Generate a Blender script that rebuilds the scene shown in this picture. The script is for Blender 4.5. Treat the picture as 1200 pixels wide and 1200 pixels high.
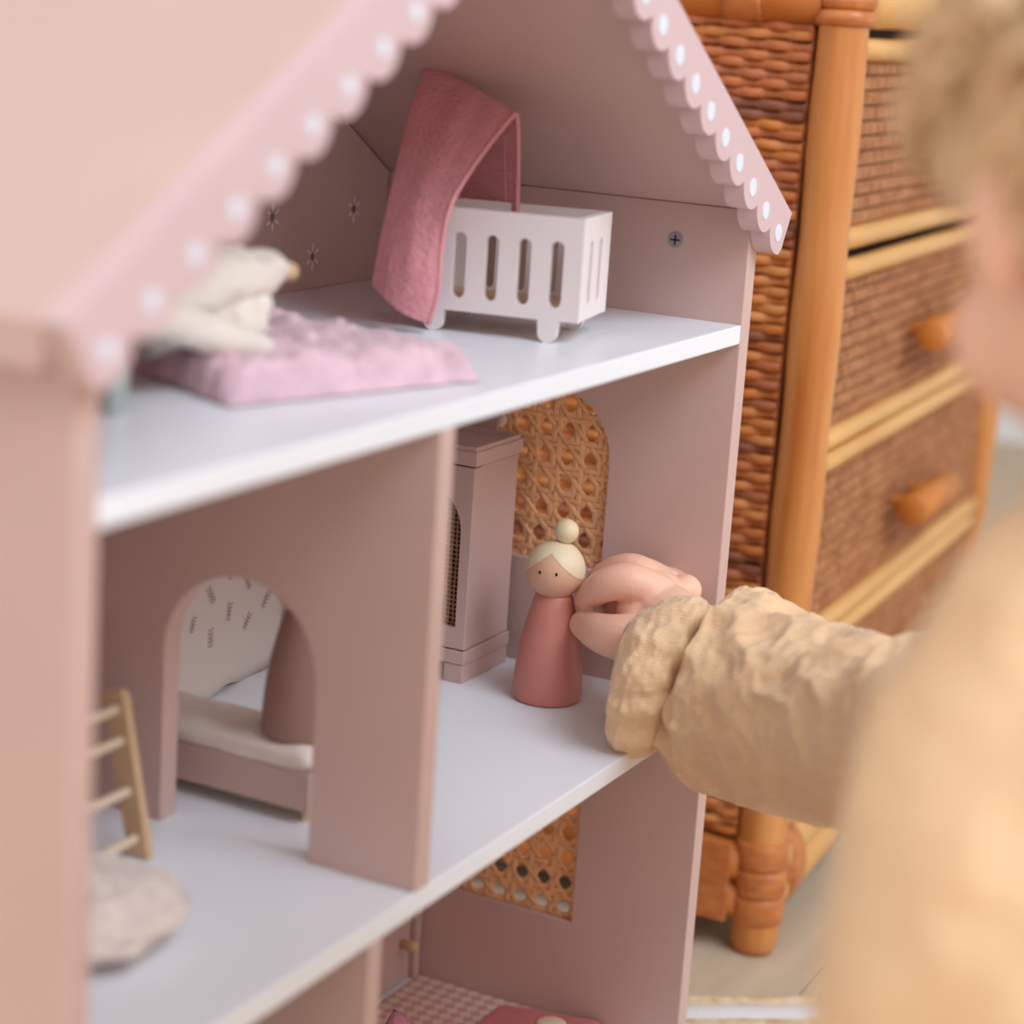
import bpy, bmesh, math, random
from mathutils import Vector, Matrix, noise
from mathutils.geometry import tessellate_polygon
random.seed(7)
PI = math.pi
for o in list(bpy.data.objects): bpy.data.objects.remove(o)
S = bpy.context.scene
COL = S.collection

# ------------------------------------------------------------------ camera
CAM = Vector((-1.12819, -0.43637, 0.39720))
a_, b_, c_ = math.radians(-62.95553), math.radians(76.49257), math.radians(3.82316)
RC = Matrix.Rotation(a_, 3, 'Z') @ Matrix.Rotation(b_, 3, 'X') @ Matrix.Rotation(c_, 3, 'Z')
F = 2475.92
cd = bpy.data.cameras.new('camera'); cam = bpy.data.objects.new('camera', cd); COL.objects.link(cam)
cam.matrix_world = Matrix.Translation(CAM) @ RC.to_4x4()
cd.sensor_width = 36; cd.lens = F/1200*36
cd.clip_start = .02; cd.clip_end = 50
cd.dof.use_dof = True; cd.dof.focus_distance = 1.22; cd.dof.aperture_fstop = (cd.lens/1000)/.019
S.camera = cam
# ------------------------------------------------------------------ light
S.view_settings.view_transform = 'Standard'; S.view_settings.look = 'None'
S.view_settings.gamma = 1; S.view_settings.use_curve_mapping = False
S.view_settings.exposure = 0.06
w = bpy.data.worlds.new('world'); S.world = w; w.use_nodes = True
w.node_tree.nodes['Background'].inputs[0].default_value = (1.0, .965, .95, 1)
w.node_tree.nodes['Background'].inputs[1].default_value = 1.05
def area(name, loc, target, size, power, color, size_y=None):
    l = bpy.data.lights.new(name, 'AREA'); l.energy = power; l.color = color
    l.shape = 'RECTANGLE'; l.size = size; l.size_y = size_y or size
    o = bpy.data.objects.new(name, l); COL.objects.link(o); o.location = loc
    o.rotation_euler = (Vector(target)-Vector(loc)).to_track_quat('-Z', 'Y').to_euler(); return o
area('window_light', (-.62, -1.6, 2.05), (-.3, .1, .0), 1.5, 56, (.76, .88, 1.0), 1.3)
area('warm_window_light', (-1.9, .5, 2.2), (-.3, .1, .2), 1.0, 6, (1.0, .90, .78))

# ------------------------------------------------------------------ helpers
def at(px, py, d):
    return CAM + RC @ Vector(((px-600)/F*d, (600-py)/F*d, -d))
def on(px, py, ax, val):
    r = RC @ Vector(((px-600)/F, (600-py)/F, -1)); t = (val-CAM[ax])/r[ax]; return CAM + r*t
def srgb(r, g, b):
    f = lambda c: (c/255/12.92 if c/255 <= .04045 else ((c/255+.055)/1.055)**2.4)
    return (f(r), f(g), f(b), 1)
def mat(name, rgb, rough=.5, var=0, scale=40, stretch=(1, 1, 1), bump=0, bscale=None, spec=.5, sss=0, rgb2=None, wave=None, sheen=0):
    m = bpy.data.materials.new(name); m.use_nodes = True
    nt = m.node_tree; b = nt.nodes['Principled BSDF']; N = nt.nodes.new; L = nt.links.new
    c = srgb(*rgb); b.inputs['Base Color'].default_value = c; b.inputs['Roughness'].default_value = rough
    b.inputs['Specular IOR Level'].default_value = spec
    if sheen: b.inputs['Sheen Weight'].default_value = sheen
    if sss:
        b.inputs['Subsurface Weight'].default_value = sss; b.inputs['Subsurface Radius'].default_value = (.012, .005, .003); b.inputs['Subsurface Scale'].default_value = .6
    tc = N('ShaderNodeTexCoord'); mp = N('ShaderNodeMapping'); mp.inputs['Scale'].default_value = stretch
    L(tc.outputs['Object'], mp.inputs[0])
    if var or rgb2:
        n = N('ShaderNodeTexNoise'); n.inputs['Scale'].default_value = scale; n.inputs['Detail'].default_value = 5
        L(mp.outputs[0], n.inputs['Vector'])
        r = N('ShaderNodeValToRGB'); r.color_ramp.elements[0].position = .3; r.color_ramp.elements[1].position = .7
        if rgb2: c2 = srgb(*rgb2); r.color_ramp.elements[0].color = c2; r.color_ramp.elements[1].color = c
        else:
            r.color_ramp.elements[0].color = (c[0]*(1-var), c[1]*(1-var), c[2]*(1-var), 1)
            r.color_ramp.elements[1].color = (min(1, c[0]*(1+var)), min(1, c[1]*(1+var)), min(1, c[2]*(1+var)), 1)
        L(n.outputs[0], r.inputs[0]); L(r.outputs[0], b.inputs['Base Color'])
    if bump:
        n2 = N('ShaderNodeTexNoise'); n2.inputs['Scale'].default_value = bscale or scale*3; n2.inputs['Detail'].default_value = 4
        L(mp.outputs[0], n2.inputs['Vector'])
        bp = N('ShaderNodeBump'); bp.inputs['Strength'].default_value = bump; bp.inputs['Distance'].default_value = .002
        L(n2.outputs[0], bp.inputs['Height']); L(bp.outputs[0], b.inputs['Normal'])
    return m
def weave_mat(name, rgb, rgb2, sc=700, bump=.5, rough=.85, sheen=.3, sss=0):
    m = mat(name, rgb, rough, rgb2=rgb2, scale=25, sheen=sheen, sss=sss)
    nt = m.node_tree; N = nt.nodes.new; L = nt.links.new; b = nt.nodes['Principled BSDF']
    tc = N('ShaderNodeTexCoord'); acc = None
    for k in range(3):
        wv = N('ShaderNodeTexWave'); wv.bands_direction = 'XYZ'[k]; wv.inputs['Scale'].default_value = sc/6.28; wv.inputs['Distortion'].default_value = 3; wv.inputs['Detail'].default_value = 2; wv.inputs['Detail Scale'].default_value = 1.5
        L(tc.outputs['Object'], wv.inputs[0])
        if acc:
            ad = N('ShaderNodeMath'); ad.operation = 'ADD'; L(acc, ad.inputs[0]); L(wv.outputs['Fac'], ad.inputs[1]); acc = ad.outputs[0]
        else: acc = wv.outputs['Fac']
    n = N('ShaderNodeTexNoise'); n.inputs['Scale'].default_value = 160; L(tc.outputs['Object'], n.inputs['Vector'])
    ad = N('ShaderNodeMath'); ad.operation = 'ADD'; L(acc, ad.inputs[0]); L(n.outputs[0], ad.inputs[1])
    bp = N('ShaderNodeBump'); bp.inputs['Strength'].default_value = bump; bp.inputs['Distance'].default_value = .0006
    L(ad.outputs[0], bp.inputs['Height']); L(bp.outputs[0], b.inputs['Normal'])
    return m
M = dict(
 pink=mat('pink_paint', (208, 175, 167), .45, var=.03, scale=18, bump=.05, bscale=600),
 pink_light=mat('pink_paint_fascia', (212, 182, 184), .5, var=.02, scale=20),
 white=mat('white_paint', (240, 241, 247), .32, var=.01, scale=12, bump=.03, bscale=500),
 crib=mat('crib_white', (236, 224, 222), .45),
 dot=mat('dot_white', (222, 228, 238), .5),
 cane=mat('cane', (246, 188, 136), .2, var=.08, scale=120, bump=.2, bscale=900),
 cane_dark=mat('cane_brown', (165, 120, 90), .5, var=.15, scale=300),
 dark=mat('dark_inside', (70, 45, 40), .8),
 steel=mat('screw_steel', (150, 150, 160), .35),
 terracotta=mat('terracotta_paint', (202, 128, 114), .42, var=.04, scale=30),
 brownpink=mat('mauve_brown_paint', (165, 128, 118), .5, var=.03, scale=30),
 dollskin=mat('doll_wood_face', (222, 172, 142), .5, var=.04, scale=60),
 dollhair=mat('doll_hair_paint', (232, 212, 176), .5),
 black=mat('eye_black', (25, 18, 18), .4),
 wood=mat('light_wood', (216, 180, 140), .5, var=.08, scale=30, stretch=(1, 1, .15), bump=.05),
 wood_pale=mat('pale_wood', (226, 204, 180), .5, var=.06, scale=30, stretch=(1, 1, .15)),
 felt=mat('pink_knit', (228, 154, 160), .95, var=.06, scale=70, stretch=(1, 1, 2.6), bump=.9, bscale=330, sheen=.15),
 felt_edge=mat('pink_knit_edge', (226, 154, 158), .95, bump=.5, bscale=500),
 fluff=mat('pink_plush', (226, 188, 198), .95, var=.2, scale=60, bump=1.0, bscale=320, sheen=.5),
 muslin_cream=weave_mat('cream_muslin', (246, 236, 224), (238, 226, 212), 900, .4),
 mattress=weave_mat('cream_mattress', (244, 230, 220), (238, 220, 208), 1200, .25),
 beige_fur=mat('beige_plush', (238, 220, 212), .95, var=.15, scale=45, bump=1.0, bscale=250, sheen=.4),
 sage=mat('sage_green_paint', (160, 170, 166), .5),
 paper=mat('wallpaper_paper', (222, 206, 196), .8),
 print=mat('wallpaper_print', (190, 158, 148), .8),
 redfab=mat('dusty_red_fabric', (196, 104, 104), .9, var=.06, scale=50, bump=.3, bscale=400, sheen=.2),
 mauvefab=mat('mauve_fabric', (190, 118, 136), .9, var=.12, scale=200, bump=.5, bscale=400),
 button=mat('cream_button', (236, 212, 186), .5),
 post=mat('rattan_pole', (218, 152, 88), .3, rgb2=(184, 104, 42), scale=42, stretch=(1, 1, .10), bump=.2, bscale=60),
 pole_lit=mat('rattan_pole_lit', (226, 178, 112), .35, rgb2=(208, 150, 84), scale=20, stretch=(.2, 1, 1)),  # front poles: light falling on the dresser front is painted into this paler colour
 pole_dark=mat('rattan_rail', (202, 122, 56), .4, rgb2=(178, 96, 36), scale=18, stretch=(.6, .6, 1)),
 bind=mat('rattan_binding', (206, 128, 70), .35, rgb2=(176, 98, 48), scale=60, stretch=(1, 1, 3)),
 knob=mat('handle_wood', (204, 128, 56), .45, rgb2=(190, 112, 44), scale=30),
 weavefront=mat('drawer_weave', (196, 138, 92), .5, rgb2=(160, 98, 60), scale=40, stretch=(1, 1, 2.5)),
 backing=mat('dark_backing', (70, 38, 20), .8),
 blouse=weave_mat('beige_muslin', (242, 206, 164), (232, 190, 148), 1200, .28),
 skin=mat('skin', (244, 198, 172), .5, rgb2=(238, 182, 158), scale=14, bump=.15, bscale=300, sss=.25),
 hair=mat('blond_hair', (234, 204, 164), .6, rgb2=(186, 138, 96), scale=55),
 lips=mat('lips', (200, 110, 110), .5),
 trousers=weave_mat('brown_trousers', (170, 140, 116), (156, 126, 104), 900, .4),
 floor=mat('oak_floor', (206, 188, 164), .5, rgb2=(190, 170, 146), scale=6, stretch=(.5, 6, 1), bump=.05),
 wall=mat('room_wall', (226, 222, 214), .8),
 jute=mat('jute_braid', (200, 164, 118), .9, rgb2=(226, 206, 180), scale=90, bump=.6, bscale=300),
 rugwhite=mat('rug_white', (222, 218, 220), .9, bump=.5, bscale=300),
 rubber=mat('foot_cap', (206, 190, 172), .6),
)
weft_cols = [(206, 130, 70), (198, 118, 58), (214, 142, 80), (190, 110, 64), (182, 108, 72), (202, 122, 56)]
WEFT = [mat('rattan_weft', c, .42, var=.16, scale=70, bump=.15, bscale=300) for c in weft_cols]
WDARK = mat('rattan_weft_dark', (140, 82, 58), .5, var=.2, scale=80)
# checker sticker
def checker():
    m = mat('pink_check_paper', (226, 196, 190), .6); nt = m.node_tree; N = nt.nodes.new; L = nt.links.new
    tc = N('ShaderNodeTexCoord'); ck = N('ShaderNodeTexChecker'); ck.inputs['Scale'].default_value = 150
    mp = N('ShaderNodeMapping'); mp.inputs['Rotation'].default_value = (0, 0, .78)
    ck.inputs['Color1'].default_value = srgb(232, 206, 196); ck.inputs['Color2'].default_value = srgb(214, 160, 152)
    L(tc.outputs['Object'], mp.inputs[0]); L(mp.outputs[0], ck.inputs[0]); L(ck.outputs[0], nt.nodes['Principled BSDF'].inputs['Base Color']); return m
M['check'] = checker()

def link(name, me, m, parent=None, smooth=False, bev=0, kind=None):
    if m and not me.materials: me.materials.append(m)
    if smooth:
        for p in me.polygons: p.use_smooth = True
    o = bpy.data.objects.new(name, me); COL.objects.link(o)
    if parent:
        o.parent = parent; o.matrix_parent_inverse = Matrix.Translation(-parent.location) if not parent.get('_rz') else (Matrix.Translation(parent.location) @ Matrix.Rotation(parent['_rz'], 4, 'Z')).inverted()
    if bev:
        md = o.modifiers.new('bevel', 'BEVEL'); md.width = bev; md.segments = 2; md.limit_method = 'ANGLE'; md.angle_limit = .6
    if kind: o['kind'] = kind
    return o
def fin(name, bm, m, parent=None, smooth=False, bev=0, kind=None):
    bmesh.ops.recalc_face_normals(bm, faces=bm.faces)
    me = bpy.data.meshes.new(name); bm.to_mesh(me); bm.free()
    return link(name, me, m, parent, smooth, bev, kind)
def thing(name, loc, label, cat, group=None):
    o = bpy.data.objects.new(name, None); COL.objects.link(o); o.location = loc; o.empty_display_size = .02
    o['label'] = label; o['category'] = cat
    if group: o['group'] = group
    return o
def tag(o, label, cat, group=None):
    o['label'] = label; o['category'] = cat
    if group: o['group'] = group
    return o
def box(bm, x0, x1, y0, y1, z0, z1, mtx=None):
    vs = [bm.verts.new((x, y, z)) for x in (x0, x1) for y in (y0, y1) for z in (z0, z1)]
    for f in ((0, 1, 3, 2), (4, 6, 7, 5), (0, 4, 5, 1), (2, 3, 7, 6), (0, 2, 6, 4), (1, 5, 7, 3)): bm.faces.new([vs[i] for i in f])
    if mtx:
        for v in vs: v.co = mtx @ v.co
    return vs
def plate(bm, outer, holes, f, d0, d1):
    """f(a,b,d)->xyz ; outer/holes lists of (a,b)"""
    loops = [outer]+list(holes)
    tri = tessellate_polygon([[Vector((a, b, 0)) for a, b in l] for l in loops])
    flat = [p for l in loops for p in l]
    lo = [bm.verts.new(f(a, b, d0)) for a, b in flat]; hi = [bm.verts.new(f(a, b, d1)) for a, b in flat]
    for t in tri:
        try: bm.faces.new([lo[i] for i in t]); bm.faces.new([hi[i] for i in reversed(t)])
        except ValueError: pass
    k = 0
    for l in loops:
        n = len(l)
        for i in range(n):
            j = (i+1) % n
            bm.faces.new((lo[k+i], lo[k+j], hi[k+j], hi[k+i]))
        k += n
def tube(bm, pts, r, n=10, cap=True, flat=None, up=None):
    pts = [Vector(p) for p in pts]; rs = r if isinstance(r, (list, tuple)) else [r]*len(pts)
    rings = []; prev = None
    for i, p in enumerate(pts):
        t = (pts[min(i+1, len(pts)-1)]-pts[max(i-1, 0)]).normalized()
        if prev is None:
            u = up or Vector((0, 0, 1))
            if abs(t.dot(u)) > .95: u = Vector((1, 0, 0))
            a = t.cross(u).normalized()
        else: a = (prev-t*prev.dot(t)).normalized()
        prev = a; b = t.cross(a).normalized()
        fl = flat or (1, 1)
        rings.append([bm.verts.new(p+a*(math.cos(2*PI*k/n)*rs[i]*fl[0])+b*(math.sin(2*PI*k/n)*rs[i]*fl[1])) for k in range(n)])
    for i in range(len(rings)-1):
        for k in range(n):
            bm.faces.new((rings[i][k], rings[i][(k+1) % n], rings[i+1][(k+1) % n], rings[i+1][k]))
    if cap:
        bm.faces.new(rings[0]); bm.faces.new(list(reversed(rings[-1])))
def lathe(bm, prof, c=(0, 0, 0), n=40, ax=None):
    c = Vector(c); rings = []
    for r, z in prof:
        rings.append([bm.verts.new(c+Vector((r*math.cos(2*PI*k/n), r*math.sin(2*PI*k/n), z))) for k in range(n)])
    for i in range(len(rings)-1):
        for k in range(n): bm.faces.new((rings[i][k], rings[i][(k+1) % n], rings[i+1][(k+1) % n], rings[i+1][k]))
    bm.faces.new(rings[0]); bm.faces.new(rings[-1])
def ball(bm, c, r, sc=(1, 1, 1), rot=None, u=28, v=18):
    g = bmesh.ops.create_uvsphere(bm, u_segments=u, v_segments=v, radius=1)['verts']
    for q in g:
        p = Vector((q.co.x*sc[0]*r, q.co.y*sc[1]*r, q.co.z*sc[2]*r))
        if rot: p = rot @ p
        q.co = p+Vector(c)
    return g
def cyl(bm, p0, p1, r, n=24): tube(bm, [p0, p1], r, n)
def arc(cx, cz, r, a0, a1, n=24):
    return [(cx+r*math.cos(a0+(a1-a0)*i/n), cz+r*math.sin(a0+(a1-a0)*i/n)) for i in range(n+1)]
XZ = lambda a, b, d: (a, d, b)
YZ = lambda a, b, d: (d, a, b)
XY = lambda a, b, d: (a, b, d)
def catmull(P, k=8):
    P = [Vector(p) for p in P]; Q = [P[0]*2-P[1]]+P+[P[-1]*2-P[-2]]; out = []
    for i in range(1, len(Q)-2):
        for j in range(k):
            t = j/k; out.append(.5*((2*Q[i])+(Q[i+1]-Q[i-1])*t+(2*Q[i-1]-5*Q[i]+4*Q[i+1]-Q[i+2])*t*t+(3*Q[i]-Q[i-1]-3*Q[i+1]+Q[i+2])*t**3))
    out.append(P[-1]); return out
def grid(bm, rows, closed=False):
    V = [[bm.verts.new(p) for p in r] for r in rows]
    for i in range(len(V)-1):
        n = len(V[i])
        for k in range(n if closed else n-1):
            bm.faces.new((V[i][k], V[i][(k+1) % n], V[i+1][(k+1) % n], V[i+1][k]))
    return V
def solid(o, t, off=0):
    md = o.modifiers.new('solid', 'SOLIDIFY'); md.thickness = t; md.offset = off; return o
def sub(o, l=1):
    md = o.modifiers.new('sub', 'SUBSURF'); md.levels = l; md.render_levels = l; return o

# ------------------------------------------------------------------ dimensions
W, T, D, H1, TS, P, TP, HR = .5783, .0129, .24, .2268, .011, .3318, .0126, .2932
TA = math.tan(math.radians(31.2)); XM = -W/2
ZF = -.249          # floor
ZR = -.245          # top of the rug
ZL = -.230          # lower storey floor top

# ------------------------------------------------------------------ room
def struct(o): o['kind'] = 'structure'; return o
fl = bpy.data.objects.new('floor', None); COL.objects.link(fl); fl.location = (0, 0, ZF); struct(fl)
th = math.radians(3)
pw = .19; me0 = None
for i in range(26):
    if me0 is None:
        bm = bmesh.new(); box(bm, -2.6, 2.6, -pw/2+.0008, pw/2-.0008, -.02, 0); 
        bmesh.ops.recalc_face_normals(bm, faces=bm.faces); me0 = bpy.data.meshes.new('plank'); bm.to_mesh(me0); bm.free(); me0.materials.append(M['floor'])
    o = bpy.data.objects.new('plank', me0); COL.objects.link(o); o.parent = fl
    o.location = (0, -2.4+i*pw, 0)
bm = bmesh.new(); box(bm, -2.6, 2.6, -2.6, 2.6, ZF-.05, ZF-.021); struct(fin('subfloor', bm, M['dark'], fl))
bm = bmesh.new(); box(bm, 2.3, 2.4, -2.5, 2.5, ZF, 2.3); struct(fin('wall_right', bm, M['wall']))
bm = bmesh.new(); box(bm, -2.6, 2.3, 1.5, 1.6, ZF, 2.3); struct(fin('wall_back', bm, M['wall']))
bm = bmesh.new(); box(bm, 2.285, 2.3, -2.5, 1.5, ZF, ZF+.09); struct(fin('baseboard_right', bm, M['white'], None))

bm = bmesh.new(); box(bm, -2.0, 2.4, -2.0, 1.6, 2.32, 2.4); struct(fin('ceiling', bm, M['wall']))
# rug: braided bands
rg = thing('rug', (-.3, -.5, ZF), 'flat rug of tan jute braid and white bands under the dollhouse', 'rug')
nrm = Vector((.82, .58, 0)).normalized(); tg = Vector((-nrm.y, nrm.x, 0)); off0 = .112
def band(o0, o1, m, name, zt):
    bm = bmesh.new(); n = 130; L0, L1 = -1.3, 1.1
    rows = []
    for j in range(5):
        a = o0+(o1-o0)*j/4; h = zt*math.sin(PI*j/4)**.5 if 0 < j < 4 else zt*.35
        row = []
        for i in range(n+1):
            s = L0+(L1-L0)*i/n
            hh = h*(1+.22*math.sin(i*2.1+j*1.7)) if name == 'jute_braid' else h
            sag = -.06*(s-.0)**2
            p = nrm*(a+sag)+tg*s; row.append((p.x, p.y, ZF+hh))
        rows.append(row)
    grid(bm, rows); fin(name, bm, m, rg, smooth=True)
o0 = off0
for k in range(14):
    wd = .014 if k % 2 == 0 else .02
    band(o0-wd, o0, M['jute'] if k % 2 == 0 else M['rugwhite'], 'jute_braid' if k % 2 == 0 else 'white_band', .0036); o0 -= wd
bm = bmesh.new(); pl = []
for i in range(41):
    s = -1.3+2.4*i/40; p = nrm*(o0-.06*s*s)+tg*s; pl.append((p.x, p.y))
for i in range(41):
    s = 1.1-2.4*i/40; p = nrm*(-1.3)+tg*s; pl.append((p.x, p.y))
plate(bm, pl, [], XY, ZF, ZF+.0036); fin('rug_field', bm, M['jute'], rg)

# ------------------------------------------------------------------ dollhouse
H = thing('dollhouse', (XM, D/2, ZR), 'open pink wooden dollhouse with white floors and a scalloped polka dot roof trim', 'dollhouse')
BV = .0008
bm = bmesh.new(); box(bm, -W-T, -W, 0, D+.009, ZR, HR-.0008); fin('side_wall', bm, M['pink'], H, bev=BV)
# right wall with windows
WA = (.116, .0388, .0664, .1352)   # centre y, half width, sill, springing
arch = [(WA[0]+WA[1], WA[2])]+arc(WA[0], WA[3], WA[1], 0, PI)+[(WA[0]-WA[1], WA[2])]
LW = (.0785, .1625, -.164, -.068)
rect = [(LW[0], LW[2]), (LW[1], LW[2]), (LW[1], LW[3]), (LW[0], LW[3])]
bm = bmesh.new(); plate(bm, [(0, ZR), (D+.009, ZR), (D+.009, HR-.0008), (0, HR-.0008)], [arch, rect], YZ, 0, T)
fin('side_wall', bm, M['pink'], H, bev=BV)
# cane webbing
def cane(inside, y0, y1, z0, z1, x, py, pz, oy, oz, name, parent, m, wr=.00125):
    bm = bmesh.new()
    def strand(p, q, amp, ph, r, dx=0, flat=(1.4, .26)):
        L = (Vector(q)-Vector(p)).length; n = int(L/.0013)+2; run = []
        for i in range(n+1):
            t = i/n; yy = p[0]+(q[0]-p[0])*t; zz = p[1]+(q[1]-p[1])*t
            if inside(yy, zz): run.append((x+dx+amp*math.sin(2*PI*L*t/(py)+ph), yy, zz))
            else:
                if len(run) > 2: tube(bm, run, r, 6, flat=flat, up=Vector((1, 0, 0)))
                run = []
        if len(run) > 2: tube(bm, run, r, 6, flat=flat, up=Vector((1, 0, 0)))
    k0 = int((y0-oy)/py)-1; k1 = int((y1-oy)/py)+2
    for k in range(k0, k1):
        for s in (-1, 1):
            yy = oy+(k+.5)*py+s*.00165; strand((yy, z0), (yy, z1), .0004, s*1.6, wr*1.15)
    k0 = int((z0-oz)/pz)-1; k1 = int((z1-oz)/pz)+2
    for k in range(k0, k1):
        for s in (-1, 1):
            zz = oz+(k+.5)*pz+s*.00175; strand((y0, zz), (y1, zz), .0004, s*1.6+1, wr*1.15)
    sl = pz/py; hh = z1-z0
    for k in range(-14, 24):
        b = oz+k*pz
        y_ = oy+.5*py
        # z = b + sl*(y-y_)   and   z = b - sl*(y-y_)
        strand((y0, b+sl*(y0-y_)), (y1, b+sl*(y1-y_)), .0004, 0, wr*1.0, -.0002)
        strand((y0, b-sl*(y0-y_)), (y1, b-sl*(y1-y_)), .0004, 3.1, wr*1.0, .0002)
    return fin(name, bm, m, parent, smooth=True, kind='stuff')
def inA(y, z):
    if z < WA[2]-.0005: return False
    if z < WA[3]: return abs(y-WA[0]) < WA[1]+.001
    return math.hypot(y-WA[0], z-WA[3]) < WA[1]+.001
cane(inA, .07, .16, .06, .18, .0045, .0155, .0166, .1224, .1320, 'cane_webbing', H, M['cane'])
cane(lambda y, z: LW[0]-.001 < y < LW[1]+.001 and LW[2]-.0005 < z < LW[3]+.001, .07, .17, -.17, -.06, .0045, .0155, .0166, .0865, -.157, 'cane_webbing', H, M['cane'])
# floors
for nm, z in (('attic_floor', H1), ('middle_floor', 0), ('bottom_floor', ZL)):
    bm = bmesh.new(); box(bm, -W, 0, 0.0004, D-.0007, z-TS, z); fin(nm, bm, M['white'], H, bev=BV)
# partition with arch
ay, ar, az = .1018, .0425, .088
out = [(0.0004, 0), (ay-ar, 0)]+[(y, z) for y, z in reversed(arc(ay, az, ar, 0, PI))]+[(ay+ar, 0), (D, 0), (D, H1-TS), (0.0004, H1-TS)]
bm = bmesh.new(); plate(bm, out, [], YZ, -P-TP, -P); fin('partition', bm, M['pink'], H, bev=BV)
bm = bmesh.new(); box(bm, -.3825, -.3715, .0004, D, ZL, -TS); fin('partition', bm, M['pink'], H, bev=BV)
# back wall with flower motifs
fl_pos = []
for i in range(0, 12):
    x = -.0390-.0432*i
    for j in range(-1, 8):
        z = .2708+.0438*j+(0 if i % 2 == 0 else -.0254)
        if z > H1+.014 and z < HR+(min(-x, W+x))*TA-.003 and not (i == 1 and j == 1): fl_pos.append((x, z))
holes = [[(x+.0021*math.cos(2*PI*k/10), z+.0025*math.sin(2*PI*k/10)) for k in range(10)] for x, z in fl_pos]
bm = bmesh.new()
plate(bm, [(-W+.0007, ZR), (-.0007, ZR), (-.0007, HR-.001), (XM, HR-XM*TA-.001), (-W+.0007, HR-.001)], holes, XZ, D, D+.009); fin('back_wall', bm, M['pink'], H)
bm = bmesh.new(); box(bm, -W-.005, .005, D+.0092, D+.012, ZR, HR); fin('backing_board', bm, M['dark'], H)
for x, z in fl_pos:
    bm = bmesh.new()
    for k in range(6):
        a = PI/6+k*PI/3; c = Vector((x+.0047*math.cos(a), D-.0001, z+.0058*math.sin(a)))
        rot = Matrix.Rotation(-a, 3, 'Y')
        ball(bm, c, 1, (.0026, .0003, .0011), rot, 10, 6)
    fin('flower_motif', bm, M['crib'], H, smooth=True)
# roof slabs + ridge
TH = .014/math.cos(math.radians(31.2))
def slab(sx, name):
    bm = bmesh.new(); e = .0317
    X = lambda d: (d if sx > 0 else -W-d)
    pl = [(X(e), HR-e*TA), (XM, HR-XM*TA), (XM, HR-XM*TA+TH), (X(e), HR-e*TA+TH)]
    plate(bm, pl, [], XZ, 0, D+.02); fin(name, bm, M['pink'], H, bev=BV)
slab(1, 'roof_panel'); slab(-1, 'roof_panel')
# scalloped fascia
su = Vector((-math.cos(math.radians(31.2)), math.sin(math.radians(31.2)))); sn = Vector((su.y, su.x*-1*-1))
sn = Vector((-math.sin(math.radians(31.2)), -math.cos(math.radians(31.2))))   # inward-down normal of the right slope
top0 = Vector((.0317, HR-.0317*TA+TH)); dot0 = Vector((.0122, .2803)); pitch = .0269; nl = 13
def fascia(mir):
    f = (lambda p: (p.x, p.y)) if not mir else (lambda p: (-W-p.x, p.y))
    pts = [top0.copy()]
    r = .0150; hw = pitch/2; sag = r-math.sqrt(r*r-hw*hw)
    base = .0118-r      # centre offset from dot line
    for n in range(nl):
        c = dot0+su*(pitch*n)+sn*base
        a0 = math.asin(hw/r)
        for k in range(13):
            a = -a0+2*a0*k/12
            if n == 0 and k < 5:
                continue
            pts.append(c+sn*(r*math.cos(a))+su*(r*math.sin(a)))
        if n == 0:
            pts[1:1] = [top0+sn*.017, dot0-su*.0118+sn*.004, dot0-su*.009+sn*.0095]
    apex_b = Vector((XM, pts[-1].y+(pts[-1].x-XM)*TA)); apex_t = Vector((XM, top0.y+(top0.x-XM)*TA))
    pts += [apex_b, apex_t]
    bm = bmesh.new(); plate(bm, [f(p) for p in pts], [], XZ, -.012, -.0002); fin('scalloped_fascia', bm, M['pink_light'], H, bev=.0006)
    for n in range(nl):
        c = f(dot0+su*(pitch*n)); bm = bmesh.new()
        plate(bm, [(c[0]+(.0037 if mir else .0050)*math.cos(2*PI*k/24), c[1]+(.0037 if mir else .0050)*math.sin(2*PI*k/24)) for k in range(24)], [], XZ, -.0124, -.0118)
        fin('polka_dot', bm, M['dot'], H)
fascia(False); fascia(True)
# screws
bm = bmesh.new()
cyl(bm, (-.0009, .0454, .2709), (.002, .0454, .2709), .0046, 20); s = fin('screw', bm, M['steel'], H, bev=.0004)
bm = bmesh.new(); box(bm, -.0012, -.0008, .0454-.003, .0454+.003, .2709-.0005, .2709+.0005); box(bm, -.0012, -.0008, .0454-.0005, .0454+.0005, .2709-.003, .2709+.003)
fin('screw_slot', bm, M['dark'], s)
s.children[0].matrix_parent_inverse = Matrix.Identity(4)
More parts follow.
